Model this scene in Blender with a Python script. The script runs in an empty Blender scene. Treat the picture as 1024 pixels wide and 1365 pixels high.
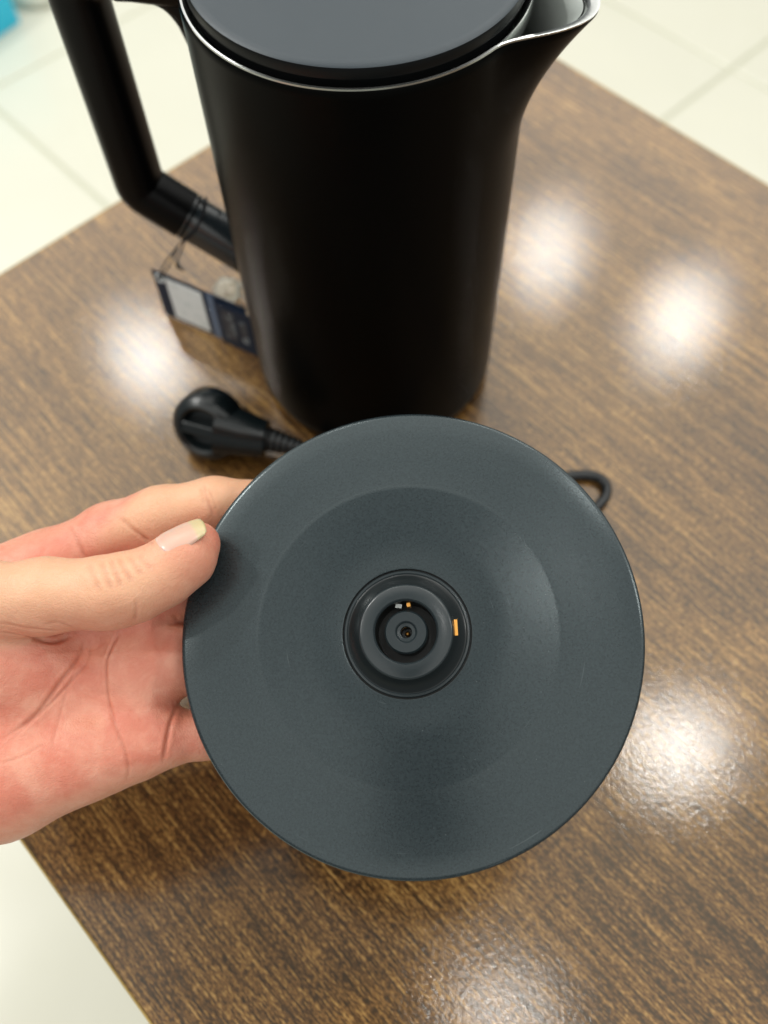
import bpy, bmesh, math, random
import numpy as np
from mathutils import Vector, Matrix
random.seed(4); rng = np.random.default_rng(4)
S = bpy.context.scene
COL = S.collection

# ------------------------------------------------------------------ camera
FPX, CX, CY, HC = 1190.0, 512.0, 682.5, 0.42           # focal length in photo pixels, principal point, height above the table
D_ = np.array([26.3, 642.5, FPX]); D_ /= np.linalg.norm(D_)
Zc = -D_; Yc = np.array([0, 0, 1.]) - Zc[2]*Zc; Yc /= np.linalg.norm(Yc); Xc = np.cross(Yc, Zc)
RC = np.array([Xc, Yc, Zc]); CAM = np.array([0, 0, HC])
def ray(x, y): return RC @ np.array([(x-CX)/FPX, (y-CY)/FPX, 1.])
def atz(x, y, z=0.0):
    d = ray(x, y); return CAM + d*(z-HC)/d[2]
cam = bpy.data.cameras.new('camera'); co = bpy.data.objects.new('camera', cam); COL.objects.link(co)
r_, d_, f_ = RC[:, 0], RC[:, 1], RC[:, 2]
co.matrix_world = Matrix(((r_[0], -d_[0], -f_[0], 0), (r_[1], -d_[1], -f_[1], 0), (r_[2], -d_[2], -f_[2], HC), (0, 0, 0, 1)))
cam.sensor_fit = 'VERTICAL'; cam.sensor_height = 24; cam.lens = FPX/1365*24
cam.clip_start = 0.01; cam.clip_end = 60
cam.dof.use_dof = True; cam.dof.focus_distance = 0.298; cam.dof.aperture_fstop = cam.lens/4.8
S.camera = co

# ------------------------------------------------------------------ light
W = bpy.data.worlds.new('World'); S.world = W; W.use_nodes = True
W.node_tree.nodes['Background'].inputs[0].default_value = (0.95, 1.0, 0.98, 1)
W.node_tree.nodes['Background'].inputs[1].default_value = 0.24
ZC = 2.0
def area(name, x0, x1, y0, y1, rad, color=(1.0, 0.985, 0.93)):
    l = bpy.data.lights.new(name, 'AREA'); l.shape = 'RECTANGLE'; l.size = x1-x0; l.size_y = y1-y0
    l.energy = rad*math.pi*(x1-x0)*(y1-y0); l.color = color
    o = bpy.data.objects.new(name, l); COL.objects.link(o); o.location = ((x0+x1)/2, (y0+y1)/2, ZC); return o
area('ceiling_light_left', -3.2, -0.55, -3.6, -0.4, 0.80)
area('ceiling_light_right', 0.25, 3.2, -3.6, -0.4, 0.80)
area('ceiling_light_back', -0.55, 0.25, -3.6, -0.4, 0.80)
area('ceiling_light_middle', -3.2, -0.56, -0.4, 0.55, 0.48)  # gap between the middle panels stands in for an unseen person's dark reflection
area('ceiling_light_middle', -0.56, 0.10, -0.4, -0.14, 0.48)
area('ceiling_light_middle', -0.56, 0.10, 0.36, 0.55, 0.48)
area('ceiling_light_middle', 0.10, 3.2, -0.4, 0.55, 0.48)
area('ceiling_light_front', -3.2, 3.2, 0.55, 4.2, 1.20)
def downlight(x, y, power, r=0.055):
    l = bpy.data.lights.new('downlight', 'AREA'); l.shape = 'DISK'; l.size = 2*r; l.energy = power; l.color = (1, 0.99, 0.95)
    o = bpy.data.objects.new('downlight', l); COL.objects.link(o); o.location = (x, y, ZC-0.01); return o
for x, y, p in ((-0.78, 1.93, 2.9), (0.63, 2.34, 2.8), (1.04, 2.0, 3.1), (0.75, 0.55, 2.4), (0.23, -0.06, 1.0), (-1.7, 1.15, 22), (-1.9, 0.2, 9), (2.2, 0.2, 12)):  # the strong far-left downlight is added, unseen, to cast the thumb's shadow
    downlight(x, y, p)
S.view_settings.view_transform = 'Standard'; S.view_settings.look = 'None'
S.view_settings.exposure = 0.32; S.view_settings.gamma = 1.0
S.render.engine = 'CYCLES'

# ------------------------------------------------------------------ material helpers
class NT:
    def __init__(s, name):
        s.m = bpy.data.materials.new(name); s.m.use_nodes = True; s.t = s.m.node_tree
        s.b = s.t.nodes['Principled BSDF']
    def n(s, typ, **kw):
        nd = s.t.nodes.new(typ)
        for k, v in kw.items():
            if k.startswith('i_'):
                key = k[2:]; key = int(key) if key.isdigit() else key.replace('_', ' ')
                nd.inputs[key].default_value = v
            else: setattr(nd, k, v)
        return nd
    def l(s, a, b): s.t.links.new(a, b)
    def set(s, **kw):
        for k, v in kw.items(): s.b.inputs[k.replace('_', ' ')].default_value = v
        return s
    def ramp(s, fac, stops, interp='LINEAR'):
        r = s.n('ShaderNodeValToRGB'); r.color_ramp.interpolation = interp
        e = r.color_ramp.elements
        while len(e) > 1: e.remove(e[-1])
        e[0].position, e[0].color = stops[0][0], stops[0][1]
        for p, c in stops[1:]:
            k = e.new(p); k.color = c
        s.l(fac, r.inputs[0]); return r.outputs[0]
    def math(s, op, a, b=None):
        nd = s.n('ShaderNodeMath', operation=op)
        for i, v in enumerate((a, b)):
            if v is None: continue
            if isinstance(v, (int, float)): nd.inputs[i].default_value = v
            else: s.l(v, nd.inputs[i])
        return nd.outputs[0]
    def mix(s, fac, a, b, blend='MIX'):
        nd = s.n('ShaderNodeMix', data_type='RGBA', blend_type=blend)
        for sock, v in ((nd.inputs[0], fac), (nd.inputs[6], a), (nd.inputs[7], b)):
            if isinstance(v, (int, float, tuple)): sock.default_value = v
            else: s.l(v, sock)
        return nd.outputs[2]
    def coords(s, scale=(1, 1, 1), rot=(0, 0, 0), kind='Object'):
        tc = s.n('ShaderNodeTexCoord'); mp = s.n('ShaderNodeMapping')
        mp.inputs['Scale'].default_value = scale; mp.inputs['Rotation'].default_value = rot
        s.l(tc.outputs[kind], mp.inputs[0]); return mp.outputs[0]
    def noise(s, vec, scale, detail=2, rough=0.5, dist=0):
        nd = s.n('ShaderNodeTexNoise'); nd.inputs['Scale'].default_value = scale; nd.inputs['Detail'].default_value = detail
        nd.inputs['Roughness'].default_value = rough; nd.inputs['Distortion'].default_value = dist
        s.l(vec, nd.inputs['Vector']); return nd.outputs['Fac']
    def bump(s, h, strength, dist, normal=None):
        b = s.n('ShaderNodeBump'); b.inputs['Strength'].default_value = strength; b.inputs['Distance'].default_value = dist
        s.l(h, b.inputs['Height'])
        if normal is not None: s.l(normal, b.inputs['Normal'])
        return b.outputs[0]
def G(v, a=1): return (v[0], v[1], v[2], a) if isinstance(v, tuple) else (v, v, v, a)
def plain(name, col, rough=0.5, spec=0.5, metal=0.0, grain=0.0, gscale=2500, rvar=0.0):
    t = NT(name); t.set(Base_Color=G(col), Roughness=rough, Metallic=metal); t.b.inputs['Specular IOR Level'].default_value = spec
    v = t.coords()
    if grain > 0: t.l(t.bump(t.noise(v, gscale, 3), grain, 0.0003), t.b.inputs['Normal'])
    if rvar > 0:
        n = t.noise(v, 35, 4, 0.6)
        t.l(t.math('ADD', t.math('MULTIPLY', n, rvar), rough-rvar/2), t.b.inputs['Roughness'])
    return t.m

M = {}
M['kettle_black'] = plain('kettle_black', (0.0018, 0.0018, 0.0016), 0.33, 0.05, grain=0.06, gscale=4000, rvar=0.06)
M['handle_black'] = plain('handle_black', (0.002, 0.002, 0.0022), 0.34, 0.12, grain=0.10, gscale=3500)
M['collar_black'] = plain('collar_black', (0.010, 0.016, 0.020), 0.26, 1.0)
M['lid_grey'] = plain('lid_grey', (0.014, 0.026, 0.036), 0.42, 0.62, grain=0.25, gscale=3800, rvar=0.08)
M['lid_edge'] = plain('lid_edge', (0.003, 0.0035, 0.004), 0.34, 0.2)
M['steel'] = plain('steel', (0.47, 0.48, 0.47), 0.20, 0.5, metal=1.0)
M['steel_brushed'] = plain('steel_brushed', (0.62, 0.66, 0.63), 0.42, 0.5, metal=0.75, grain=0.2, gscale=900)
M['connector'] = plain('connector', (0.014, 0.021, 0.024), 0.24, 0.55, grain=0.08, gscale=3000, rvar=0.12)
M['connector_dark'] = plain('connector_dark', (0.004, 0.005, 0.005), 0.35, 0.4)
M['connector_side'] = plain('connector_side', (0.006, 0.009, 0.010), 0.28, 0.4, rvar=0.1)
M['copper'] = plain('copper', (0.95, 0.45, 0.10), 0.28, 0.5, metal=0.7)
M['rubber'] = plain('rubber', (0.008, 0.010, 0.011), 0.42, 0.5, grain=0.1)
M['plug_plastic'] = plain('plug_plastic', (0.004, 0.007, 0.008), 0.26, 0.6, rvar=0.06)
M['navy_card'] = plain('navy_card', (0.004, 0.016, 0.040), 0.45, 0.25)
M['string'] = plain('string', (0.012, 0.012, 0.014), 0.8, 0.2)
M['blue_box'] = plain('blue_box', (0.03, 0.52, 0.74), 0.45, 0.4, rvar=0.1)
M['cream_plastic'] = plain('cream_plastic', (0.70, 0.70, 0.60), 0.35, 0.4, rvar=0.1)
M['edge_band'] = plain('edge_band', (0.38, 0.26, 0.07), 0.35, 0.5, rvar=0.1)
M['table_leg'] = plain('table_leg', (0.05, 0.05, 0.05), 0.35, 0.5, metal=0.6)

def base_plastic():
    t = NT('base_plastic'); v = t.coords()
    n = t.noise(v, 22, 4, 0.6); sm = t.noise(v, 2600, 2)
    sp = t.n('ShaderNodeTexVoronoi'); sp.inputs['Scale'].default_value = 420; t.l(v, sp.inputs['Vector'])
    speck = t.ramp(sp.outputs['Distance'], [(0.035, G(1.0)), (0.06, G(0.0))])
    rare = t.ramp(t.noise(v, 60, 2), [(0.60, G(0.0)), (0.66, G(1.0))])
    spk = t.math('MULTIPLY', t.math('MULTIPLY', speck, rare), 0.5)
    c = t.mix(n, (0.0085, 0.0130, 0.0155, 1), (0.0105, 0.0158, 0.0185, 1))
    gr = t.noise(v, 1300, 3, 0.7)
    c = t.mix(t.ramp(gr, [(0.35, G(0.0)), (0.70, G(0.55))]), c, (0.030, 0.042, 0.047, 1))
    tc = t.n('ShaderNodeTexCoord'); sx = t.n('ShaderNodeSeparateXYZ'); t.l(tc.outputs['Object'], sx.inputs[0])
    rad = t.math('SQRT', t.math('ADD', t.math('MULTIPLY', sx.outputs[0], sx.outputs[0]), t.math('MULTIPLY', sx.outputs[1], sx.outputs[1])))
    th = t.math('ARCTAN2', sx.outputs[1], sx.outputs[0]); cb = t.n('ShaderNodeCombineXYZ'); t.l(t.math('MULTIPLY', rad, 900), cb.inputs[0]); t.l(t.math('MULTIPLY', th, 2.2), cb.inputs[1])
    scu = t.math('MULTIPLY', t.ramp(t.noise(cb.outputs[0], 1.0, 1), [(0.755, G(0.0)), (0.79, G(1.0))]), 0.24)
    c = t.mix(scu, c, (0.11, 0.13, 0.135, 1)); c = t.mix(spk, c, (0.25, 0.27, 0.27, 1)); t.l(c, t.b.inputs['Base Color'])
    t.l(t.math('ADD', t.math('MULTIPLY', n, 0.08), 0.20), t.b.inputs['Roughness'])
    t.b.inputs['Specular IOR Level'].default_value = 0.62
    t.b.inputs['Specular Tint'].default_value = (0.86, 0.98, 1.0, 1); t.l(t.bump(sm, 0.07, 0.0003), t.b.inputs['Normal']); return t.m
M['base_plastic'] = base_plastic()

GRAIN = math.radians(131.31)                                         # direction of the wood grain on the table
def wood():
    t = NT('wood_laminate')
    tc = t.n('ShaderNodeTexCoord'); mp = t.n('ShaderNodeMapping'); mp.inputs['Rotation'].default_value = (0, 0, -GRAIN)
    t.l(tc.outputs['Object'], mp.inputs[0]); g = mp.outputs[0]       # x along the grain, y across
    def st(sx, sy):
        m = t.n('ShaderNodeMapping'); m.inputs['Scale'].default_value = (sx, sy, 1); t.l(g, m.inputs[0]); return m.outputs[0]
    fib = t.noise(st(62, 940), 1, 4, 0.65, 0.2)                     # fibre streaks
    fine = t.noise(st(400, 1150), 1, 3, 0.6)
    long_ = t.noise(st(7, 420), 1, 3, 0.55, 0.1)
    band = t.noise(st(5, 16), 1, 3, 0.55, 0.8)
    patch = t.noise(st(16, 30), 1, 4, 0.6, 0.5)
    f = t.math('ADD', t.math('MULTIPLY', fib, 0.54), t.math('MULTIPLY', fine, 0.60))
    f = t.math('ADD', f, t.math('MULTIPLY', long_, 0.36))
    f = t.math('ADD', f, t.math('MULTIPLY', band, 0.20))
    f = t.math('ADD', f, t.math('MULTIPLY', patch, 0.10))            # mean about 0.90
    c = t.ramp(t.math('MULTIPLY', f, 0.548), [(0.43, G((0.010, 0.004, 0.0008))), (0.468, G((0.045, 0.0180, 0.0040))), (0.50, G((0.122, 0.054, 0.0135))),
                   (0.532, G((0.235, 0.119, 0.031))), (0.58, G((0.41, 0.242, 0.076)))])
    t.l(c, t.b.inputs['Base Color'])
    t.set(Roughness=0.34, IOR=1.56, Specular_Tint=(1.0, 0.80, 0.55, 1))
    v = t.coords()
    peel = t.noise(v, 450, 2, 0.5); mic = t.noise(v, 2000, 2)
    bn = t.bump(t.math('ADD', t.math('MULTIPLY', fib, 0.5), peel), 0.15, 0.0008)
    bn2 = t.bump(t.math('ADD', t.math('MULTIPLY', mic, 0.5), peel), 0.112, 0.0005)
    t.l(bn, t.b.inputs['Normal']); t.l(bn2, t.b.inputs['Coat Normal'])
    t.set(Coat_Weight=1.0, Coat_IOR=1.55)
    t.l(t.math('ADD', t.math('MULTIPLY', t.noise(v, 9, 4, 0.65), 0.035), 0.012), t.b.inputs['Coat Roughness'])
    return t.m
M['wood'] = wood()
def tile_mat():
    t = NT('floor_tile_cream'); oi = t.n('ShaderNodeObjectInfo'); v = t.coords()
    n = t.noise(v, 3.0, 5, 0.6, 0.8); n2 = t.noise(v, 11, 3)
    c = t.mix(n, (0.70, 0.682, 0.57, 1), (0.60, 0.590, 0.48, 1)); c = t.mix(t.math('MULTIPLY', n2, 0.35), c, (0.68, 0.665, 0.59, 1))
    c = t.mix(t.math('MULTIPLY', oi.outputs['Random'], 0.25), c, (0.62, 0.61, 0.52, 1))
    t.l(c, t.b.inputs['Base Color']); t.set(Roughness=0.22); return t.m
M['tile'] = tile_mat()
M['grout'] = plain('grout', (0.49, 0.49, 0.38), 0.8, 0.2)

# ------------------------------------------------------------------ object helpers
def link(name, me, mat=None, parent=None):
    o = bpy.data.objects.new(name, me); COL.objects.link(o)
    if mat is not None: me.materials.append(mat)
    if parent is not None: o.parent = parent
    return o
def empty(name, loc, label, cat, group=None):
    o = bpy.data.objects.new(name, None); COL.objects.link(o); o.location = loc; o.empty_display_size = 0.02
    o['label'] = label; o['category'] = cat
    if group: o['group'] = group
    return o
def setp(o, mat_world): o.matrix_world = mat_world
def mesh(name, v, f, smooth=True):
    me = bpy.data.meshes.new(name); me.from_pydata([tuple(map(float, p)) for p in v], [], [tuple(map(int, q)) for q in f]); me.update()
    if smooth: me.polygons.foreach_set('use_smooth', [True]*len(me.polygons))
    return me
def autosmooth(me, ang=35):
    bm = bmesh.new(); bm.from_mesh(me); bmesh.ops.recalc_face_normals(bm, faces=bm.faces)
    for e in bm.edges:
        if len(e.link_faces) == 2 and e.calc_face_angle(0) > math.radians(ang): e.smooth = False
        elif len(e.link_faces) == 2: e.smooth = True
    bm.to_mesh(me); bm.free(); return me
def lathe(name, prof, n=128, closed=False, scale=1.0, ang=35):
    v = []; f = []; rings = []
    for r, z in prof:
        if r < 1e-9: rings.append([len(v)]); v.append((0, 0, z*scale))
        else:
            rings.append(list(range(len(v), len(v)+n)))
            for i in range(n):
                a = 2*math.pi*i/n; v.append((r*scale*math.cos(a), r*scale*math.sin(a), z*scale))
    pairs = list(zip(rings[:-1], rings[1:]))
    if closed: pairs.append((rings[-1], rings[0]))
    for A, B in pairs:
        for i in range(n):
            j = (i+1) % n
            if len(A) == 1 and len(B) == 1: continue
            if len(A) == 1: f.append((A[0], B[i], B[j]))
            elif len(B) == 1: f.append((A[i], B[0], A[j]))
            else: f.append((A[i], B[i], B[j], A[j]))
    return autosmooth(mesh(name, v, f), ang)
def smooth_path(pts, n=10):
    P = [np.array(p, float) for p in pts]; P = [2*P[0]-P[1]] + P + [2*P[-1]-P[-2]]; out = []
    for i in range(1, len(P)-2):
        a, b, c, d = P[i-1:i+3]
        for k in range(n):
            t = k/n; out.append(0.5*((2*b)+(c-a)*t+(2*a-5*b+4*c-d)*t*t+(3*b-a-3*c+d)*t**3))
    out.append(P[-2]); return out
def tube(name, pts, rad, n=12, cap=True, up=(0, 0, 1), ratio=1.0, power=2.0):
    """sweep a (super)elliptic section along a path; rad may be a list; ratio widens the side axis"""
    P = np.array(pts, float); m = len(P); rad = np.broadcast_to(rad, (m,))
    T = np.gradient(P, axis=0); T /= np.linalg.norm(T, axis=1)[:, None]
    u = np.array(up, float); side = np.cross(T[0], u)
    if np.linalg.norm(side) < 1e-4: side = np.cross(T[0], [1, 0, 0])
    side /= np.linalg.norm(side); v = []; f = []
    for i in range(m):
        side = side - (side@T[i])*T[i]; side /= np.linalg.norm(side); w = np.cross(side, T[i])
        for k in range(n):
            a = 2*math.pi*k/n; ca, sa = math.cos(a), math.sin(a)
            ca = math.copysign(abs(ca)**(2/power), ca); sa = math.copysign(abs(sa)**(2/power), sa)
            v.append(P[i]+rad[i]*(ca*side*ratio+sa*w))
    for i in range(m-1):
        for k in range(n):
            j = (k+1) % n; f.append((i*n+k, i*n+j, (i+1)*n+j, (i+1)*n+k))
    if cap:
        f.append(tuple(range(n))[::-1]); f.append(tuple((m-1)*n+k for k in range(n)))
    return autosmooth(mesh(name, v, f), 50)
def box(name, x0, x1, y0, y1, z0, z1, bev=0.0, seg=2):
    bm = bmesh.new(); bmesh.ops.create_cube(bm, size=1)
    for v in bm.verts: v.co = (x0+(v.co.x+.5)*(x1-x0), y0+(v.co.y+.5)*(y1-y0), z0+(v.co.z+.5)*(z1-z0))
    if bev > 0: bmesh.ops.bevel(bm, geom=bm.edges[:], offset=bev, segments=seg, affect='EDGES', profile=0.6)
    me = bpy.data.meshes.new(name); bm.to_mesh(me); bm.free(); return autosmooth(me, 30)

# ------------------------------------------------------------------ floor
ZF = -0.75
fl = link('floor', box('floor', -5, 5, -3, 7, ZF-0.05, ZF-0.003), M['grout']); fl['kind'] = 'structure'
TSX, TSY = 1.125, 1.01; TA = math.radians(41.4)
tme = box('tile', -TSX/2+0.004, TSX/2-0.004, -TSY/2+0.004, TSY/2-0.004, -0.012, 0.0, 0.0015, 1)
tme.materials.append(M['tile'])
t0 = atz(975, 92, ZF)                                                # a grout crossing seen in the photograph
ca, sa = math.cos(TA), math.sin(TA)
for i in range(-8, 8):
    for j in range(-8, 8):
        lx, ly = (i+0.5)*TSX, (j+0.5)*TSY
        x, y = t0[0]+lx*ca-ly*sa, t0[1]+lx*sa+ly*ca
        if -3.0 < x < 3.3 and -1.6 < y < 4.6:
            o = link('tile', tme, None, fl); o.location = (x, y, ZF); o.rotation_euler = (0, 0, TA)

# ------------------------------------------------------------------ table
def isect(p, a, q, b):
    A = np.array([[math.cos(a), -math.cos(b)], [math.sin(a), -math.sin(b)]]); s = np.linalg.solve(A, (q-p)[:2]); return p[:2]+s[0]*np.array([math.cos(a), math.sin(a)])
E1, E2 = math.radians(41.45), math.radians(131.31)
cL = isect(atz(130, 284.5), E1, atz(110, 1239), E2); cF = isect(atz(130, 284.5), E1, atz(890, 165), E2)
wid = np.linalg.norm(cF-cL)
TABLE_L = 1.05
tb = empty('table', (cL[0], cL[1], ZF), 'brown wood grain table with a glossy top and thin pale edge', 'table')
g = np.array([math.cos(E2), math.sin(E2)])*-1; h = np.array([math.cos(E1), math.sin(E1)])
TM = Matrix(((g[0], h[0], 0, cL[0]), (g[1], h[1], 0, cL[1]), (0, 0, 1, 0), (0, 0, 0, 1)))
bpy.context.view_layer.update()
def table_part(name, me, mat):
    # bake the table frame into world-aligned mesh data so that the grain follows world coordinates
    me.transform(TM); o = link(name, me, mat, tb); o.matrix_parent_inverse = tb.matrix_world.inverted(); return o
top = table_part('tabletop', box('tabletop', 0.0009, TABLE_L, 0.0009, wid-0.0009, -0.024, 0.0, 0.0006, 1), M['wood'])
for (a, b, c, d) in ((0, TABLE_L, 0, 0.0009), (0, TABLE_L, wid-0.0009, wid), (0, 0.0009, 0.0009, wid-0.0009), (TABLE_L, TABLE_L+0.0009, 0, wid)):
    table_part('edge_band', box('edge_band', a, b, c, d, -0.025, -0.0004, 0.0), M['edge_band'])
for (a, b) in ((0.12, 0.12), (TABLE_L-0.12, 0.12), (0.12, wid-0.12), (TABLE_L-0.12, wid-0.12)):
    table_part('leg', box('leg', a-0.02, a+0.02, b-0.02, b+0.02, ZF, -0.026, 0.002, 1), M['table_leg'])

# ------------------------------------------------------------------ kettle
KX, KY, KR, KZ = -0.0016, 0.333, 0.067, 0.2241
PHI = math.radians(165); SPA = math.radians(-17)
ket = empty('kettle', (KX, KY, 0), 'tall matt black electric kettle with grey lid and silver rim', 'kettle')
def spout_out(th, z):
    dth = (th-SPA+math.pi) % (2*math.pi)-math.pi
    t = min(1.0, max(0.0, (z-0.165)/(KZ-0.165)))
    a = abs(dth)/math.radians(30)
    shp = 0 if a >= 1 else (0.5+0.5*math.cos(math.pi*a))**1.15
    return 0.0235*shp*t**1.9
def shell(name, prof, mat, n=240, ang=35, dr=0.0):
    v = []; f = []
    for (r, z, k) in prof:
        for i in range(n):
            th = 2*math.pi*i/n; rr = r+k*spout_out(th, z); v.append((rr*math.cos(th), rr*math.sin(th), z))
    for q in range(len(prof)-1):
        for i in range(n):
            j = (i+1) % n; f.append((q*n+i, q*n+j, (q+1)*n+j, (q+1)*n+i))
    return link(name, autosmooth(mesh(name, v, f), ang), mat, ket)
pr = [(0.0, 0.001, 0), (0.058, 0.001, 0), (0.0625, 0.001, 0), (0.0655, 0.0035, 0), (0.0668, 0.008, 0)]
pr += [(KR, z, 1) for z in np.linspace(0.012, 0.165, 8)] + [(KR, z, 1) for z in np.linspace(0.169, KZ-0.0012, 22)] + [(KR-0.0006, KZ-0.0003, 1)]
shell('body', pr, M['kettle_black'])
shell('rim', [(KR-0.0006, KZ-0.0003, 1), (KR-0.0007, KZ+0.0003, 1), (KR-0.0015, KZ+0.0004, 0.90), (KR-0.0018, KZ-0.0002, 0.88), (KR-0.0019, KZ-0.002, 0.88)], M['steel'], ang=60)
shell('liner', [(KR-0.0023, KZ-0.002, 0.88)]+[(KR-0.003, z, 0.88) for z in np.linspace(KZ-0.004, 0.165, 16)]+[(KR-0.003, 0.02, 0), (0.0, 0.02, 0)], M['steel_brushed'])
lid = lathe('lid', [(0, KZ+0.0068), (0.060, KZ+0.0068), (0.0628, KZ+0.0066), (0.0634, KZ+0.0061)], 200, ang=50)
link('lid', lid, M['lid_grey'], ket)
link('lid_edge', lathe('lid_edge', [(0.0634, KZ+0.0061), (0.0638, KZ+0.0050), (0.0638, KZ+0.0022), (0.0626, KZ+0.0016), (0.0624, KZ-0.003), (0.0, KZ-0.003)], 200), M['lid_edge'], ket)
link('lid_seat', lathe('lid_seat', [(0.0622, KZ-0.004), (0.0642, KZ-0.0012), (0.0650, KZ-0.0002), (0.0655, KZ), (0.0658, KZ-0.0005), (0.0658, KZ-0.006), (0.0640, KZ-0.012)], 200, ang=60), M['steel'], ket)
# handle in the vertical plane through the axis
HU = np.array([math.cos(PHI), math.sin(PHI), 0.0])
def hp(rr, z): return HU*rr+np.array([0, 0, z])
RH = 0.1185
def fillet(pts, rads, n=10):
    out = [np.array(pts[0], float)]
    for i in range(1, len(pts)-1):
        a, b, c = (np.array(pts[k], float) for k in (i-1, i, i+1)); u = (a-b)/np.linalg.norm(a-b); w = (c-b)/np.linalg.norm(c-b)
        ang = math.acos(np.clip(u@w, -1, 1)); t = rads[i-1]/math.tan(ang/2); p0, p1 = b+u*t, b+w*t
        for k in range(n+1):
            s = k/n; out.append((1-s)**2*p0+2*s*(1-s)*b+s*s*p1)
    out.append(np.array(pts[-1], float)); return out
def dens(P, step=0.004):
    out = [P[0]]
    for a, b in zip(P[:-1], P[1:]):
        m = max(1, int(np.linalg.norm(b-a)/step))
        for k in range(1, m+1): out.append(a+(b-a)*k/m)
    return out
hpath = dens(fillet([hp(0.0975, 0.0888), hp(RH, 0.1032), hp(RH, 0.2165), hp(0.062, 0.2165)], [0.009, 0.016]))
link('handle', tube('handle', hpath, 0.0118, 40, True, up=np.cross(HU, [0, 0, 1]), ratio=0.98, power=2.5), M['handle_black'], ket)
bp = dens(fillet([hp(0.098, 0.2150), hp(0.0690, 0.2150), hp(0.0672, 0.170)], [0.022]), 0.003)
link('handle_bracket', tube('handle_bracket', bp, np.interp(np.linspace(0, 1, len(bp)), [0, 0.5, 1], [0.0110, 0.0085, 0.0030]), 32, True, up=np.cross(HU, [0, 0, 1]), power=2.4), M['handle_black'], ket)
cpath = dens([hp(0.0600, 0.0632), hp(0.0990, 0.0899)], 0.003)
link('handle_collar', tube('handle_collar', cpath, 0.0114, 40, True, up=np.cross(HU, [0, 0, 1]), power=2.25), M['collar_black'], ket)
rp = [hp(0.0960+0.0006*k, 0.0878+0.0004*k) for k in range(-1, 2)]
link('collar_ring', tube('collar_ring', rp, [0.0115, 0.0121, 0.0115], 40, True, up=np.cross(HU, [0, 0, 1]), power=2.3), M['handle_black'], ket)

# ------------------------------------------------------------------ power base held up in front
BC = np.array([.00621939, .10611192, .13696901]); BN = np.array([-.08850458, -.2604582, .96142003])
bx = np.array([1., 0, 0])-BN[0]*BN; bx /= np.linalg.norm(bx); by = np.cross(BN, bx)
base = empty('kettle_dock', tuple(BC), 'round dark grey kettle power base held up with its central connector facing out', 'kettle base')
BM = Matrix(((bx[0], by[0], BN[0], BC[0]), (bx[1], by[1], BN[1], BC[1]), (bx[2], by[2], BN[2], BC[2]), (0, 0, 0, 1)))
base.matrix_world = BM
mm = 0.001
link('top_plate', lathe('top_plate', [(21.6, 2.2), (21.6, 3.0), (22.0, 3.1), (35, 2.85), (49.6, 2.42), (50.2, 2.39), (50.9, 2.29), (51.6, 2.20), (60, 1.45), (70, 0.6), (76.2, 0.0), (77.3, -0.25), (77.85, -0.8), (78.0, -1.5), (77.6, -2.2), (76.6, -2.2)], 256, scale=mm, ang=40), M['base_plastic'], base)
link('skirt', lathe('skirt', [(76.6, -2.2), (77.2, -2.8), (76.8, -6), (75.2, -12), (73.6, -15.2), (72.0, -16.2), (60, -16.4), (0, -16.4)], 200, scale=mm), M['connector_dark'], base)
sock = link('connector_socket', lathe('connector_socket', [(20.95, 1.6), (21.0, 2.9), (20.75, 3.3), (20.1, 3.35), (19.7, 3.1)], 128, scale=mm, ang=30), M['connector'], base)
link('socket_slope', lathe('socket_slope', [(19.7, 3.1), (19.2, 3.3), (15.9, 7.6), (15.5, 8.4)], 128, scale=mm, ang=40), M['connector_side'], sock)
link('connector_gap', lathe('connector_gap', [(21.7, 1.6), (20.9, 1.6)], 128, scale=mm), M['connector_dark'], base)
ring = link('connector_ring', lathe('connector_ring', [(15.5, 8.4), (15.2, 8.8), (14.6, 9.1), (10.8, 9.1), (10.4, 8.8), (10.1, 8.2)], 128, scale=mm, ang=32), M['connector'], base)
link('connector_well', lathe('connector_well', [(10.1, 8.2), (10.0, -3.0), (0, -3.0)], 96, scale=mm), M['connector_dark'], ring)
pin = link('connector_pin', lathe('connector_pin', [(7.2, -3.0), (7.1, 6.4), (6.6, 7.0), (3.7, 7.0), (3.3, 6.7), (3.0, 6.2), (2.0, 6.1), (1.8, 5.6), (1.75, -2.0), (0, -2.0)], 96, scale=mm, ang=32), M['connector'], base)
link('contact_tip', lathe('contact_tip', [(0.9, -2.0), (0.9, -0.5), (0.5, 0.5), (0, 0.8)], 24, scale=mm), M['copper'], pin)
def local_box(name, cx, cy, cz, sx, sy, sz, mat, parent, ang=0, bev=0.15):
    o = link(name, box(name, -sx/2*mm, sx/2*mm, -sy/2*mm, sy/2*mm, -sz/2*mm, sz/2*mm, bev*mm, 2), mat, parent)
    o.location = (cx*mm, cy*mm, cz*mm); o.rotation_euler = (0, 0, ang); return o
local_box('contact', 16.4, 0.6, 6.3, 1.1, 5.2, 2.6, M['copper'], ring)
local_box('contact', 1.2, 9.0, 4.6, 1.2, 1.4, 4.0, M['copper'], ring, 0.1)
local_box('contact', -2.2, 8.9, 3.6, 2.2, 1.5, 4.2, M['steel'], ring, -0.2)

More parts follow.
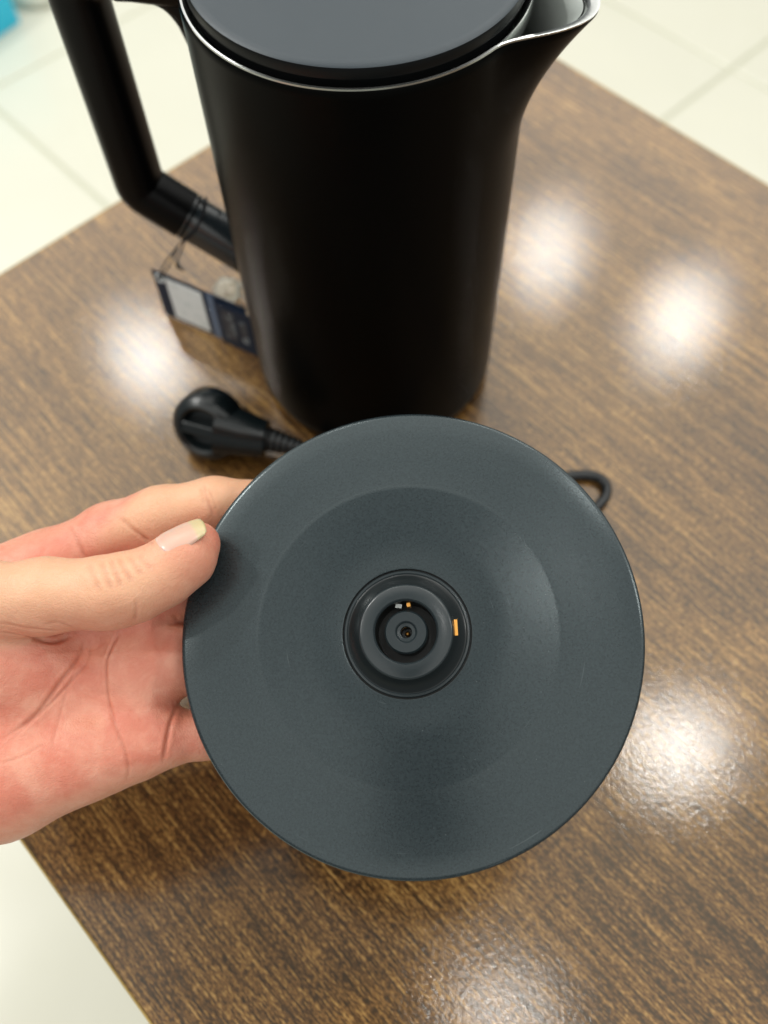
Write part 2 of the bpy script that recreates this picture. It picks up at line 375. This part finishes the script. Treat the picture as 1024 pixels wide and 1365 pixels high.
# cord and plug belong to the base
def tz(x, y, z=0.0029): return atz(x, y, z)
base.matrix_world = BM; bpy.context.view_layer.update()
def world_child(name, me, mat, parent):
    o = link(name, me, mat, parent); o.matrix_parent_inverse = parent.matrix_world.inverted(); return o
BMn = np.array(BM)
def bl(x, y, z): return (BMn @ np.array([x*mm, y*mm, z*mm, 1]))[:3]
cord_pts = [bl(20, 30, -16), bl(20, 31, -24), np.array([0.06, 0.20, 0.06]), np.array([0.075, 0.19, 0.022]), tz(745, 712), tz(775, 692), tz(795, 676), tz(807, 662), tz(808, 648), tz(800, 638), tz(786, 634), tz(765, 634),
            tz(730, 640), tz(660, 650), tz(580, 640), tz(510, 625), tz(450, 600, 0.004), tz(420, 585, 0.0075)]
world_child('cord', tube('cord', smooth_path(cord_pts, 10), 0.0028, 14), M['rubber'], base)
# angled mains plug lying on the table
pl_c = atz(278, 566, 0.019)
ax = np.array([-0.30, -0.80, 0.50]); ax /= np.linalg.norm(ax)         # the back of the plug faces this way
cd = atz(415, 581, 0.010)-pl_c; cd = cd-(cd@ax)*ax; cd /= np.linalg.norm(cd)
sd = np.cross(ax, cd)
PM = Matrix(((cd[0], sd[0], ax[0], pl_c[0]), (cd[1], sd[1], ax[1], pl_c[1]), (cd[2], sd[2], ax[2], pl_c[2]), (0, 0, 0, 1)))
def plug_part(name, me, mat, parent, M4=PM):
    me.transform(M4); return world_child(name, me, mat, parent)
head = lathe('plug', [(0, -10), (15.5, -10), (18.2, -9), (19.2, -7.5), (19.4, 1), (18.8, 5), (16.6, 8.0), (13.6, 9.2), (11.8, 8.4), (10.6, 5.4), (9.6, 4.2), (0, 3.8)], 72, scale=mm)
plug = plug_part('plug', head, M['plug_plastic'], base); bpy.context.view_layer.update()
nk = [np.array(p)*mm for p in ((8, 0, -1), (16, 0, -1), (23, 0, -1), (30, 0, -1.5), (33, 0, -2))]
plug_part('plug_neck', tube('plug_neck', dens(nk, 0.002), np.linspace(0.0135, 0.0092, len(dens(nk, 0.002))), 24, True, power=2.8, ratio=1.0), M['plug_plastic'], plug)
plug_part('plug_grip', box('plug_grip', -0.011, 0.016, -0.0035, 0.0035, 0.003, 0.0098, 0.0016, 3), M['plug_plastic'], plug)
for k in range(6):
    x = 34.5+k*3.4; rr = (6.6-0.45*k)
    plug_part('strain_relief', tube('strain_relief', [np.array(p)*mm for p in ((x-1.0, 0, -2), (x+1.0, 0, -2.1))], rr*mm, 16, True, power=2.4), M['rubber'], plug)
plug_part('strain_relief_core', tube('strain_relief_core', [np.array(p)*mm for p in ((32, 0, -2), (44, 0, -2), (56, 0, -2.2))], [0.0056, 0.0042, 0.0030], 16), M['rubber'], plug)
for s in (-1, 1):
    plug_part('plug_pin', tube('plug_pin', [np.array(p)*mm for p in ((s*9.5, 0, -10), (s*9.5, 0, -26), (s*9.5, 0, -28.5))], [0.0024, 0.0024, 0.0016], 14), M['steel'], plug)

# ------------------------------------------------------------------ swing tag
tBL, tTL, tTR = atz(221, 419, 0.001), atz(201, 358, 0.0395), atz(272, 388, 0.0395)
ey = tTL-tBL; hgt = float(np.linalg.norm(ey)); ey /= hgt; ex = tTR-tTL; ex -= (ex@ey)*ey; ex /= np.linalg.norm(ex); ez = np.cross(ex, ey)
tag = empty('swing_tag', tuple(tBL), 'navy card swing tag with a white label hanging from the kettle handle', 'tag')
TGM = Matrix(((ex[0], ey[0], ez[0], tBL[0]), (ex[1], ey[1], ez[1], tBL[1]), (ex[2], ey[2], ez[2], tBL[2]), (0, 0, 0, 1)))
bpy.context.view_layer.update()
def tag_part(name, me, mat, tilt=0.0):
    me.transform(TGM); return world_child(name, me, mat, tag)
tag_part('card', box('card', 0, 0.064, 0, hgt, -0.0006, 0.0), M['navy_card'])
def label_mat():
    t = NT('paper_label'); v = t.coords()
    t.set(Roughness=0.45); c = t.noise(v, 180, 3)
    t.l(t.mix(t.ramp(c, [(0.52, G(0.0)), (0.66, G(1.0))]), (0.86, 0.90, 0.90, 1), (0.74, 0.80, 0.80, 1)), t.b.inputs['Base Color']); return t.m
M['paper'] = label_mat()
tag_part('label_panel', box('label_panel', 0.0090, 0.0340, 0.003, hgt-0.003, 0.0, 0.00035, 0.0003, 1), M['paper'])
M['blue_card'] = plain('blue_card', (0.10, 0.16, 0.26), 0.25, 0.5)
tag_part('fold_strip', box('fold_strip', 0.0372, 0.0420, 0.0015, hgt-0.0015, 0.0, 0.0003), M['blue_card'])
def print_mat():
    t = NT('printed_card'); v = t.coords(); n = t.noise(v, 210, 4, 0.65, 0.6)
    t.l(t.ramp(n, [(0.50, G((0.006, 0.014, 0.030))), (0.60, G((0.12, 0.16, 0.19))), (0.68, G((0.30, 0.35, 0.38)))]), t.b.inputs['Base Color']); t.set(Roughness=0.3); return t.m
M['print'] = print_mat()
tag_part('back_card', box('back_card', 0.0425, 0.070, -0.0005, hgt-0.004, 0.0004, 0.0012, 0.0002, 1), M['navy_card'])
tag_part('printed_panel', box('printed_panel', 0.047, 0.055, 0.006, hgt-0.008, 0.0012, 0.0014), M['print'])
tag_part('printed_panel', box('printed_panel', 0.058, 0.063, 0.008, hgt-0.012, 0.0012, 0.0014), M['print'])
tag_part('eyelet', tube('eyelet', [np.array([0.0052+0.0026*math.cos(q), hgt-0.0050+0.0026*math.sin(q), 0.0002]) for q in np.linspace(0, 2*math.pi, 24)], 0.0006, 6, False), M['paper'])
# string round the collar
kc = np.array([KX, KY, 0])
ccen = kc+hp(0.093, 0.0858); cdir = hp(0.099, 0.0899)-hp(0.06, 0.0632); cdir /= np.linalg.norm(cdir); cs = np.cross(cdir, [0, 0, 1]); cs /= np.linalg.norm(cs); cu = np.cross(cs, cdir)
loop = [ccen+0.0127*(math.cos(q)*cs+math.sin(q)*cu)+cdir*0.001*math.sin(2*q) for q in np.linspace(0, 2*math.pi, 33)]
world_child('string_loop', tube('string_loop', loop, 0.0006, 6, False), M['string'], tag)
low = ccen-0.0127*cu; hole = np.array(TGM @ Vector((0.0052, hgt-0.005, 0.0008)))
knot = low*0.62+hole*0.38+np.array([0.002, 0.0, 0.004])
world_child('string', tube('string', smooth_path([low, (low+knot)/2+np.array([0.001, 0, 0]), knot, (knot+hole)/2+np.array([0.0015, 0, 0]), hole], 6), 0.0005, 6), M['string'], tag)
world_child('string', tube('string', smooth_path([knot, (knot+hole)/2-np.array([0.002, 0, 0]), hole+np.array([-0.001, 0, 0])], 6), 0.0005, 6), M['string'], tag)
endp = atz(236, 352, 0.045)
world_child('string', tube('string', smooth_path([low*0.9+knot*0.1, low*0.55+endp*0.45, endp, endp+np.array([0.004, -0.002, -0.004])], 6), [0.0005]*12+[0.0012]*3+[0.0009]*2+[0.0004]*2, 6), M['string'], tag)
world_child('string', tube('string', smooth_path([ccen+0.0127*cu, ccen+0.0175*cu+cdir*0.004-cs*0.003, ccen+0.0165*cu-cdir*0.006, ccen+0.0125*cu-cdir*0.008], 8), 0.00045, 6), M['string'], tag)

# crumpled clear plastic bag end beside the kettle
def clear_mat():
    t = NT('clear_plastic'); t.set(Base_Color=(0.93, 0.92, 0.82, 1), Roughness=0.12, IOR=1.35); t.b.inputs['Transmission Weight'].default_value = 0.75
    return t.m
bm = bmesh.new(); bmesh.ops.create_icosphere(bm, subdivisions=4, radius=0.0082)
from mathutils import noise as mn
for v in bm.verts:
    p = v.co.normalized(); k = mn.noise(p*2.2)*0.28+abs(mn.noise(p*5.0+Vector((3, 1, 2))))*0.45
    v.co = p*0.0082*(0.85+k); v.co.z *= 0.85
pme = bpy.data.meshes.new('plastic_bag'); bm.to_mesh(pme); bm.free(); pme.polygons.foreach_set('use_smooth', [True]*len(pme.polygons))
bag = link('plastic_bag', pme, clear_mat()); bag.location = tuple(atz(303, 388, 0.0085))
bag['label'] = 'small crumpled piece of clear plastic beside the kettle on the navy tag'; bag['category'] = 'plastic bag'

# ------------------------------------------------------------------ things on the floor behind
p0, p1 = atz(28, 30, ZF), atz(0, 50, ZF)
dv = p1-p0; dv /= np.linalg.norm(dv); nv = np.array([-dv[1], dv[0], 0]);
if nv[1] < 0: nv = -nv
bxo = empty('blue_box', tuple(p0), 'bright sky blue box standing on the pale tiled floor', 'box')
XM = Matrix(((dv[0], nv[0], 0, p0[0]), (dv[1], nv[1], 0, p0[1]), (0, 0, 1, ZF), (0, 0, 0, 1)))
bpy.context.view_layer.update()
me = box('carton', 0, 0.34, 0, 0.24, 0.0, 0.20, 0.004, 2); me.transform(XM); world_child('carton', me, M['blue_box'], bxo)
me = box('lid', -0.004, 0.344, -0.004, 0.244, 0.201, 0.235, 0.004, 2); me.transform(XM); world_child('lid', me, M['blue_box'], bxo)
pc = atz(54, -14, ZF); 
ped = empty('pedestal', (pc[0], pc[1], ZF), 'cream round foot of a stand on the tiled floor beside the blue box', 'stand')
link('foot', lathe('foot', [(0, 0.0), (0.066, 0.0), (0.074, 0.006), (0.076, 0.018), (0.070, 0.030), (0.045, 0.040), (0.026, 0.050), (0.022, 0.07)], 64), M['cream_plastic'], ped)
link('column', lathe('column', [(0.022, 0.07), (0.022, 0.5), (0.0, 0.5)], 32), M['cream_plastic'], ped)

# ------------------------------------------------------------------ the phone that takes the picture (its dark shape shows mirrored in base and table)
ph = empty('smartphone', tuple(CAM), 'dark phone held over the table, seen as a dark mirrored shape in the round base', 'phone')
PHM = Matrix(((r_[0], -d_[0], -f_[0], 0), (r_[1], -d_[1], -f_[1], 0), (r_[2], -d_[2], -f_[2], HC), (0, 0, 0, 1)))
bpy.context.view_layer.update()
M['phone_black'] = plain('phone_black', (0.006, 0.006, 0.007), 0.3, 0.5, rvar=0.05)
me = box('phone_body', -0.068, 0.012, -0.150, 0.013, 0.003, 0.0105, 0.003, 3); me.transform(PHM); world_child('phone_body', me, M['phone_black'], ph)
me = box('screen', -0.066, 0.010, -0.148, 0.011, 0.0106, 0.0110); me.transform(PHM); world_child('screen', me, M['connector_dark'], ph)

# ------------------------------------------------------------------ the hand (camera-aligned millimetres: u right, v down, w depth)
def plane_depth(px, py):
    r = ray(px, py); return 1000*float(BN@(BC-CAM)/(BN@r))
def q(px, py, dz):
    w = plane_depth(max(px, -150), py)+dz; return np.array([(px-CX)/FPX*w, (py-CY)/FPX*w, w])
def cone(P, a, b, ra, rb):
    ab = b-a; L = ab@ab; hh = np.clip(((P-a)@ab)/L, 0, 1)
    return np.linalg.norm(P-a-hh[..., None]*ab, axis=-1)-(ra+(rb-ra)*hh)
def chain(P, pts, k):
    d = None
    for (a, ra), (b, rb) in zip(pts[:-1], pts[1:]):
        e = cone(P, a, b, ra, rb); d = e if d is None else smin(d, e, k)
    return d
def smin(a, b, k):
    hh = np.clip(0.5+0.5*(b-a)/k, 0, 1); return b+(a-b)*hh-k*hh*(1-hh)
def ell(P, c, r):
    r = np.array(r, float); k0 = np.linalg.norm((P-c)/r, axis=-1); k1 = np.linalg.norm((P-c)/(r*r), axis=-1); return k0*(k0-1)/np.maximum(k1, 1e-6)
wrist = q(-330, 960, 20)
FING = {
 'index':  [(q(60, 762, 20), 13.5), (q(150, 712, 19), 11.8), (q(215, 690, 18), 11.4), (q(285, 673, 20), 10.2), (q(370, 672, 28), 9.0), (q(440, 690, 27), 8.0), (q(480, 705, 26), 6.8)],
 'middle': [(q(85, 840, 21), 13.5), (q(175, 808, 21), 12.6), (q(240, 785, 22.5), 12.0), (q(300, 778, 28.5), 10.6), (q(400, 785, 28.5), 9.2), (q(480, 795, 27), 8.2), (q(520, 805, 26), 7.0)],
 'ring':   [(q(95, 920, 21), 13.5), (q(180, 900, 21), 12.8), (q(238, 880, 22.5), 12.6), (q(300, 876, 28.5), 10.6), (q(395, 880, 28.5), 9.0), (q(470, 885, 27), 8.0), (q(505, 890, 26), 6.8)],
 'little': [(q(110, 1000, 21), 13.0), (q(180, 990, 21), 11.2), (q(225, 983, 22), 9.4), (q(275, 978, 25), 8.6), (q(340, 965, 27), 8.0), (q(395, 960, 26), 7.2), (q(430, 958, 25), 6.0)],
}
THUMB = [(q(-170, 880, 8), 18.0), (q(-15, 803, -8), 13.6), (q(60, 795, -11), 12.6), (q(150, 789, -13), 12.0), (q(180, 782, -13), 11.3), (q(218, 765, -13), 10.4), (q(248, 742, -11.5), 9.9), (q(266, 723, -8.5), 7.0)]
def thumb_sdf(P):
    return chain(P, THUMB, 4.0)
def thenar_sdf(P):
    d = cone(P, q(-170, 885, 8), q(-10, 870, 8), 22, 17.5)
    return smin(d, ell(P, q(-5, 895, 9), (30, 22, 17)), 8)
def palm_sdf(P):
    d = cone(P, wrist, q(70, 790, 20), 24, 13)
    d = smin(d, cone(P, q(-260, 880, 20), q(60, 758, 19), 22, 14), 9)
    d = smin(d, cone(P, wrist, q(90, 850, 21), 24, 13.5), 10)
    d = smin(d, cone(P, wrist, q(100, 930, 21), 24, 13.5), 10)
    d = smin(d, cone(P, wrist, q(110, 1000, 20), 24, 14.5), 10)
    d = smin(d, cone(P, q(-260, 1010, 18), q(0, 1040, 16), 24, 20), 10)           # heel of the hand
    d = smin(d, cone(P, q(0, 1040, 16), q(135, 1003, 19), 20, 15), 8)
    d = smin(d, cone(P, q(178, 830, 20), q(190, 985, 20), 12.5, 11.5), 7)         # pad at the finger roots
    d = smin(d, cone(P, q(-330, 960, 20), q(-620, 1000, 24), 26, 31), 14)         # forearm
    return d
def hand_sdf(P, parts=False):
    pm = palm_sdf(P); tn = thenar_sdf(P); pm = smin(pm, tn, 9)
    d = pm
    for k in FING: d = np.minimum(d, smin(pm, chain(P, FING[k], 4.0), 6.5))
    th = thumb_sdf(P); thumb = smin(th, tn, 5.0)
    far = smin(d, thumb, 2.2)
    return (far, th, tn, pm) if parts else far
def surface_nets(fn, lo, hi, step):
    ax_ = [np.arange(lo[i], hi[i]+step, step) for i in range(3)]; n = [len(a_) for a_ in ax_]
    Sg = np.empty(n, np.float32)
    for i0 in range(0, n[0], 16):
        X, Y, Z = np.meshgrid(ax_[0][i0:i0+16], ax_[1], ax_[2], indexing='ij'); Sg[i0:i0+16] = fn(np.stack([X, Y, Z], -1))
    ins = Sg < 0; c = [m-1 for m in n]
    cnt = np.zeros(c, np.int32)
    for dx in (0, 1):
        for dy in (0, 1):
            for dz in (0, 1): cnt += ins[dx:dx+c[0], dy:dy+c[1], dz:dz+c[2]]
    act = (cnt > 0) & (cnt < 8); idx = -np.ones(c, np.int64); cells = np.argwhere(act); idx[act] = np.arange(len(cells))
    acc = np.zeros((len(cells), 3)); num = np.zeros(len(cells)); I, J, K = cells.T
    cor = [(x, y, z) for x in (0, 1) for y in (0, 1) for z in (0, 1)]
    for a_ in cor:
        for axx in range(3):
            if a_[axx]: continue
            b_ = list(a_); b_[axx] = 1
            va = Sg[I+a_[0], J+a_[1], K+a_[2]]; vb = Sg[I+b_[0], J+b_[1], K+b_[2]]; m = (va < 0) != (vb < 0)
            t = np.where(m, va/np.where(m, va-vb, 1), 0); p = np.array(a_, float)[None]+np.eye(3)[axx][None]*t[:, None]
            acc[m] += p[m]; num[m] += 1
    V = (acc/num[:, None]+cells)*step+np.array(lo); F = []
    for axx in range(3):
        o1, o2 = [(1, 2), (2, 0), (0, 1)][axx]
        sl0 = [slice(None)]*3; sl1 = [slice(None)]*3; sl0[axx] = slice(0, n[axx]-1); sl1[axx] = slice(1, n[axx])
        A, B = ins[tuple(sl0)], ins[tuple(sl1)]
        E_ = np.argwhere(A != B); ok = (E_[:, o1] > 0) & (E_[:, o2] > 0) & (E_[:, o1] < n[o1]-1) & (E_[:, o2] < n[o2]-1); E_ = E_[ok]
        flip = A[tuple(E_.T)]
        def cid(d1, d2):
            e = E_.copy(); e[:, o1] += d1; e[:, o2] += d2; return idx[tuple(e.T)]
        qd = np.stack([cid(-1, -1), cid(0, -1), cid(0, 0), cid(-1, 0)], 1); qd[~flip] = qd[~flip][:, ::-1]; F.append(qd)
    return V, np.concatenate(F)
lo = np.array([-235., -35., 258.]); hi = np.array([0., 135., 350.])
HV, HF = surface_nets(hand_sdf, lo, hi, 1.15)
def tomat(V): return (RC @ (np.asarray(V)/1000).T).T+CAM
hme = mesh('hand_raw', HV, HF)
tmp = bpy.data.objects.new('tmp_hand', hme); COL.objects.link(tmp); md = tmp.modifiers.new('s', 'SUBSURF'); md.levels = 1; md.render_levels = 1
dg = bpy.context.evaluated_depsgraph_get(); hm2 = bpy.data.meshes.new_from_object(tmp.evaluated_get(dg)); bpy.data.objects.remove(tmp); bpy.data.meshes.remove(hme)
nv_ = len(hm2.vertices); V = np.empty(nv_*3); hm2.vertices.foreach_get('co', V); V = V.reshape(-1, 3)
def normals(me):
    N = np.empty(len(me.vertices)*3); me.vertices.foreach_get('normal', N); return N.reshape(-1, 3)
N = normals(hm2)
if (N*(V-V.mean(0))).sum() < 0: hm2.flip_normals(); N = normals(hm2)
def march(O, Dr, n=45, tmax=90.0):
    O = np.asarray(O, float); Dr = np.asarray(Dr, float); t = np.zeros(len(O)); done = np.zeros(len(O), bool)
    for _ in range(n):
        sd_ = hand_sdf(O+Dr*t[:, None]); t = np.where(done, t, t+sd_*0.9); done |= (np.abs(sd_) < 0.01) | (t > tmax)
        if done.all(): break
    return O+Dr*t[:, None], t < tmax
def trace_all(pts):
    Dd = np.array([[(x-CX)/FPX, (y-CY)/FPX, 1.] for x, y in pts]); nd = np.linalg.norm(Dd, axis=1)[:, None]
    return march(Dd*255.0, Dd/nd)
# creases of the palm and the knuckles: photo polylines dropped on the skin, width mm, depth mm
CREASE = [
 ([(0, 843), (35, 848), (70, 856), (96, 848)], 0.9, 0.85), ([(0, 830), (40, 838), (80, 842)], 0.8, 0.35),
 ([(113, 850), (105, 875), (80, 910), (45, 955), (0, 988)], 0.9, 0.55), ([(120, 852), (118, 880), (98, 905), (60, 945), (0, 1000)], 0.7, 0.35),
 ([(104, 880), (85, 935), (68, 1000)], 0.7, 0.22), ([(60, 990), (30, 1008), (0, 1018)], 0.7, 0.25),
 ([(158, 842), (146, 868), (141, 890), (143, 925), (152, 962), (165, 995), (171, 1020), (170, 1042)], 0.75, 0.6), ([(141, 880), (150, 860), (160, 845)], 0.7, 0.35),
 ([(237, 940), (228, 962), (222, 990), (218, 1015)], 0.9, 0.75), ([(232, 820), (238, 830)], 0.8, 0.5),
 ([(272, 645), (276, 665), (286, 690)], 0.9, 0.45), ([(268, 650), (272, 672)], 0.8, 0.3), ([(278, 650), (290, 682)], 0.7, 0.3),
 ([(160, 690), (178, 706), (205, 727)], 1.0, 0.5), ([(92, 700), (103, 722), (115, 746)], 1.0, 0.45),
 ([(118, 750), (124, 768), (133, 790)], 1.5, 0.30), ([(134, 746), (140, 764), (150, 788)], 1.4, 0.42), ([(147, 744), (153, 760), (162, 784)], 1.3, 0.48), ([(158, 742), (165, 757), (176, 777)], 1.3, 0.46),
 ([(171, 740), (179, 753), (190, 769)], 1.3, 0.38), ([(184, 738), (192, 749), (203, 760)], 1.3, 0.28), ([(126, 760), (150, 766), (170, 762)], 1.0, 0.15),
 ([(181, 800), (182, 815), (180, 828)], 0.8, 0.35), ([(60, 834), (75, 830), (100, 838)], 0.8, 0.25), ([(80, 852), (98, 842), (102, 846)], 0.7, 0.3),
]
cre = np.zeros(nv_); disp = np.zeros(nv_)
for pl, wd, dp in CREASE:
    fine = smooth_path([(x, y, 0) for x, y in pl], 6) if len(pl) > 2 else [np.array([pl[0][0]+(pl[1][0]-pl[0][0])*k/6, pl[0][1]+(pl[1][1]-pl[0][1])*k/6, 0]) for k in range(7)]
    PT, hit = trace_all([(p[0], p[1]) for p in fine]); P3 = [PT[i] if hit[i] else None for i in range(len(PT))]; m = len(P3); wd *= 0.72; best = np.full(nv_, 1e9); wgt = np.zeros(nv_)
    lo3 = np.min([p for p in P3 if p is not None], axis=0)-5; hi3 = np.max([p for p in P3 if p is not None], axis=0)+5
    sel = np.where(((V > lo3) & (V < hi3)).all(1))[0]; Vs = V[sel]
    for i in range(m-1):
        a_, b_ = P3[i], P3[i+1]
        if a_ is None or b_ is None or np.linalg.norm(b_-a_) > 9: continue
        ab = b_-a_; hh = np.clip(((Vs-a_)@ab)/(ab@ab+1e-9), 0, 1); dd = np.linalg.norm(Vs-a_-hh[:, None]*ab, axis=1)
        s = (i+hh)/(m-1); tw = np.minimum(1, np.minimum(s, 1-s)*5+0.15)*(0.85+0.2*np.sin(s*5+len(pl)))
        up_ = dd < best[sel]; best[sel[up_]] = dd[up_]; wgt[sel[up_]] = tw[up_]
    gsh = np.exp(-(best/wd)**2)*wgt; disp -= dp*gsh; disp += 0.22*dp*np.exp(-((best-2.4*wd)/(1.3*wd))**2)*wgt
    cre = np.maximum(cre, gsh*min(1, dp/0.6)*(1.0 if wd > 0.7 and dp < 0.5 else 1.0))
# gentle unevenness of flesh
sm = np.array([mn.noise(Vector(p*0.07)) for p in V])*0.35+np.array([mn.noise(Vector(p*0.19+5)) for p in V])*0.14
sm *= np.clip(np.linalg.norm(V-THUMB[6][0], axis=1)/12-0.8, 0.1, 1)
V2 = V+N*(disp+sm)[:, None]
far, th, tn, pm = hand_sdf(V, True)
onthumb = np.clip((pm-th)/6+0.5, 0, 1)
tip = np.clip(1-np.linalg.norm(V-THUMB[-1][0], axis=1)/26, 0, 1)
back = np.clip(N[:, 2]*1.2+0.3, 0, 1)                                # back of the hand, away from the palm side
tan = np.clip(onthumb*np.clip(0.95-N[:, 1]*0.75, 0, 1)*(1-1.3*tip), 0, 1)
tan = np.maximum(tan, back*0.8)
edge = np.clip(-N[:, 1]*1.4-0.75, 0, 1)*(1-onthumb); low_e = np.clip(N[:, 1]*1.3-0.45, 0, 1)
tan = np.maximum(tan, np.maximum(edge*0.40, low_e*0.6))
hm2.vertices.foreach_set('co', tomat(V2).ravel())
for nm, arr in (('tan', tan), ('crease', cre)):
    at = hm2.attributes.new(nm, 'FLOAT', 'POINT'); at.data.foreach_set('value', arr.astype(np.float32))
hm2.polygons.foreach_set('use_smooth', [True]*len(hm2.polygons)); hm2.update()
def skin():
    t = NT('skin'); v = t.coords()
    at = t.n('ShaderNodeAttribute', attribute_name='tan').outputs['Fac']; ac = t.n('ShaderNodeAttribute', attribute_name='crease').outputs['Fac']
    n1 = t.noise(v, 85, 4, 0.6, 0.4); n2 = t.noise(v, 420, 4, 0.65); n3 = t.noise(v, 30, 2)
    pink = t.mix(t.ramp(n1, [(0.36, G(0.0)), (0.66, G(1.0))]), (0.64, 0.215, 0.142, 1), (0.735, 0.335, 0.232, 1))
    tanc = t.mix(n1, (0.68, 0.365, 0.210, 1), (0.78, 0.465, 0.295, 1))
    c = t.mix(at, pink, tanc); c = t.mix(t.math('MULTIPLY', t.math('SUBTRACT', n2, 0.5), 0.5), c, (0.80, 0.50, 0.36, 1))
    c = t.mix(t.math('MULTIPLY', n3, 0.15), c, (0.66, 0.22, 0.14, 1))
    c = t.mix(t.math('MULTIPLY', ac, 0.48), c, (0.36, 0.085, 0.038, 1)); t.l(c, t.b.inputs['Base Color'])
    t.set(Roughness=0.42); t.b.inputs['Specular IOR Level'].default_value = 0.42
    t.b.inputs['Subsurface Weight'].default_value = 0.25; t.b.inputs['Subsurface Radius'].default_value = (1.0, 0.35, 0.2); t.b.inputs['Subsurface Scale'].default_value = 0.0022
    vo = t.n('ShaderNodeTexVoronoi', feature='DISTANCE_TO_EDGE'); vo.inputs['Scale'].default_value = 950; t.l(v, vo.inputs['Vector'])
    vo2 = t.n('ShaderNodeTexVoronoi', feature='DISTANCE_TO_EDGE'); vo2.inputs['Scale'].default_value = 330; vw = t.n('ShaderNodeMapping'); vw.inputs['Rotation'].default_value = (0.3, 0.2, 0.6); vw.inputs['Scale'].default_value = (0.6, 1.5, 1.0); t.l(v, vw.inputs[0]); t.l(vw.outputs[0], vo2.inputs['Vector'])
    b0 = t.bump(t.ramp(vo2.outputs['Distance'], [(0.0, G(0.0)), (0.10, G(1.0))]), 0.10, 0.0004)
    b1 = t.bump(t.ramp(vo.outputs['Distance'], [(0.0, G(0.0)), (0.18, G(1.0))]), 0.22, 0.0003, b0); b2 = t.bump(n2, 0.30, 0.0007, b1); t.l(b2, t.b.inputs['Normal'])
    return t.m
M['skin'] = skin()
hand = link('hand', hm2, M['skin'])
hand['label'] = 'bare hand with its palm showing and thumb pinching the rim of the round base'; hand['category'] = 'hand'
# thumb nail, laid on the skin
axn = THUMB[-1][0]-THUMB[4][0]; axn /= np.linalg.norm(axn)
nn = np.array([-0.20, -0.78, -0.60]); nn -= (nn@axn)*axn; nn /= np.linalg.norm(nn); sn = np.cross(axn, nn)
nb = THUMB[6][0].copy()
LN, WN = 17.0, 6.9; NS, NTT = 22, 16
pp, cc, tipm, ww, s_s = [], [], [], [], []
for i in range(NS+1):
    s = i/NS
    for j in range(NTT+1):
        w_ = (j/NTT)*2-1; round_b = 1-math.sqrt(max(0, 1-w_*w_))
        ss = -0.34+1.0*s+(0.16*round_b*(1-s))-0.14*round_b*s
        half = WN*(0.80+0.22*math.sin(math.pi*min(1, s*0.8+0.15)))
        pp.append(nb+axn*(ss*LN)+sn*(w_*half*0.98)); cc.append(nb+axn*(min(ss, 0.12)*LN)+sn*(w_*half*0.98)); tipm.append(s); ww.append(w_); s_s.append(ss)
pp, cc, ww, s_s = np.array(pp), np.array(cc), np.array(ww), np.array(s_s)
e1, _ = march(pp+nn*16, np.tile(-nn, (len(pp), 1)), tmax=30); c1, _ = march(cc+nn*16, np.tile(-nn, (len(pp), 1)), tmax=30)
h1, hc = (e1-nb)@nn, (c1-nb)@nn
ideal = hc-0.14*np.maximum(0, s_s-0.12)*LN-0.016*(np.maximum(0, s_s-0.12)*LN)**2
hh_ = np.where(s_s > 0.12, np.maximum(ideal, np.minimum(h1, ideal+0.6)), h1)+0.26-0.65*np.abs(ww)**5-0.45*np.clip((-0.26-s_s)/0.08, 0, 1)
nvv = pp+nn*(hh_-(pp-nb)@nn)[:, None]; nf = []
for i in range(NS):
    for j in range(NTT): k = i*(NTT+1)+j; nf.append((k, k+1, k+NTT+2, k+NTT+1))
nm_ = mesh('thumb_nail', tomat(np.array(nvv)), nf)
at = nm_.attributes.new('tipness', 'FLOAT', 'POINT'); at.data.foreach_set('value', np.array(tipm, np.float32))
bmn = bmesh.new(); bmn.from_mesh(nm_); bmesh.ops.recalc_face_normals(bmn, faces=bmn.faces)
if sum((f_.normal.dot(Vector(RC@nn)) for f_ in bmn.faces)) < 0: bmesh.ops.reverse_faces(bmn, faces=bmn.faces)
bmesh.ops.solidify(bmn, geom=bmn.faces[:], thickness=0.0006); bmn.to_mesh(nm_); bmn.free()
def nail():
    t = NT('nail'); a_ = t.n('ShaderNodeAttribute', attribute_name='tipness').outputs['Fac']
    t.l(t.ramp(a_, [(0.0, G((0.74, 0.50, 0.42))), (0.14, G((0.66, 0.41, 0.32))), (0.72, G((0.66, 0.42, 0.32))), (0.80, G((0.60, 0.48, 0.28))), (1.0, G((0.60, 0.50, 0.27)))]), t.b.inputs['Base Color'])
    t.set(Roughness=0.25); t.b.inputs['Subsurface Weight'].default_value = 0.15; t.b.inputs['Subsurface Scale'].default_value = 0.001; return t.m
link('thumb_nail', nm_, nail(), hand)
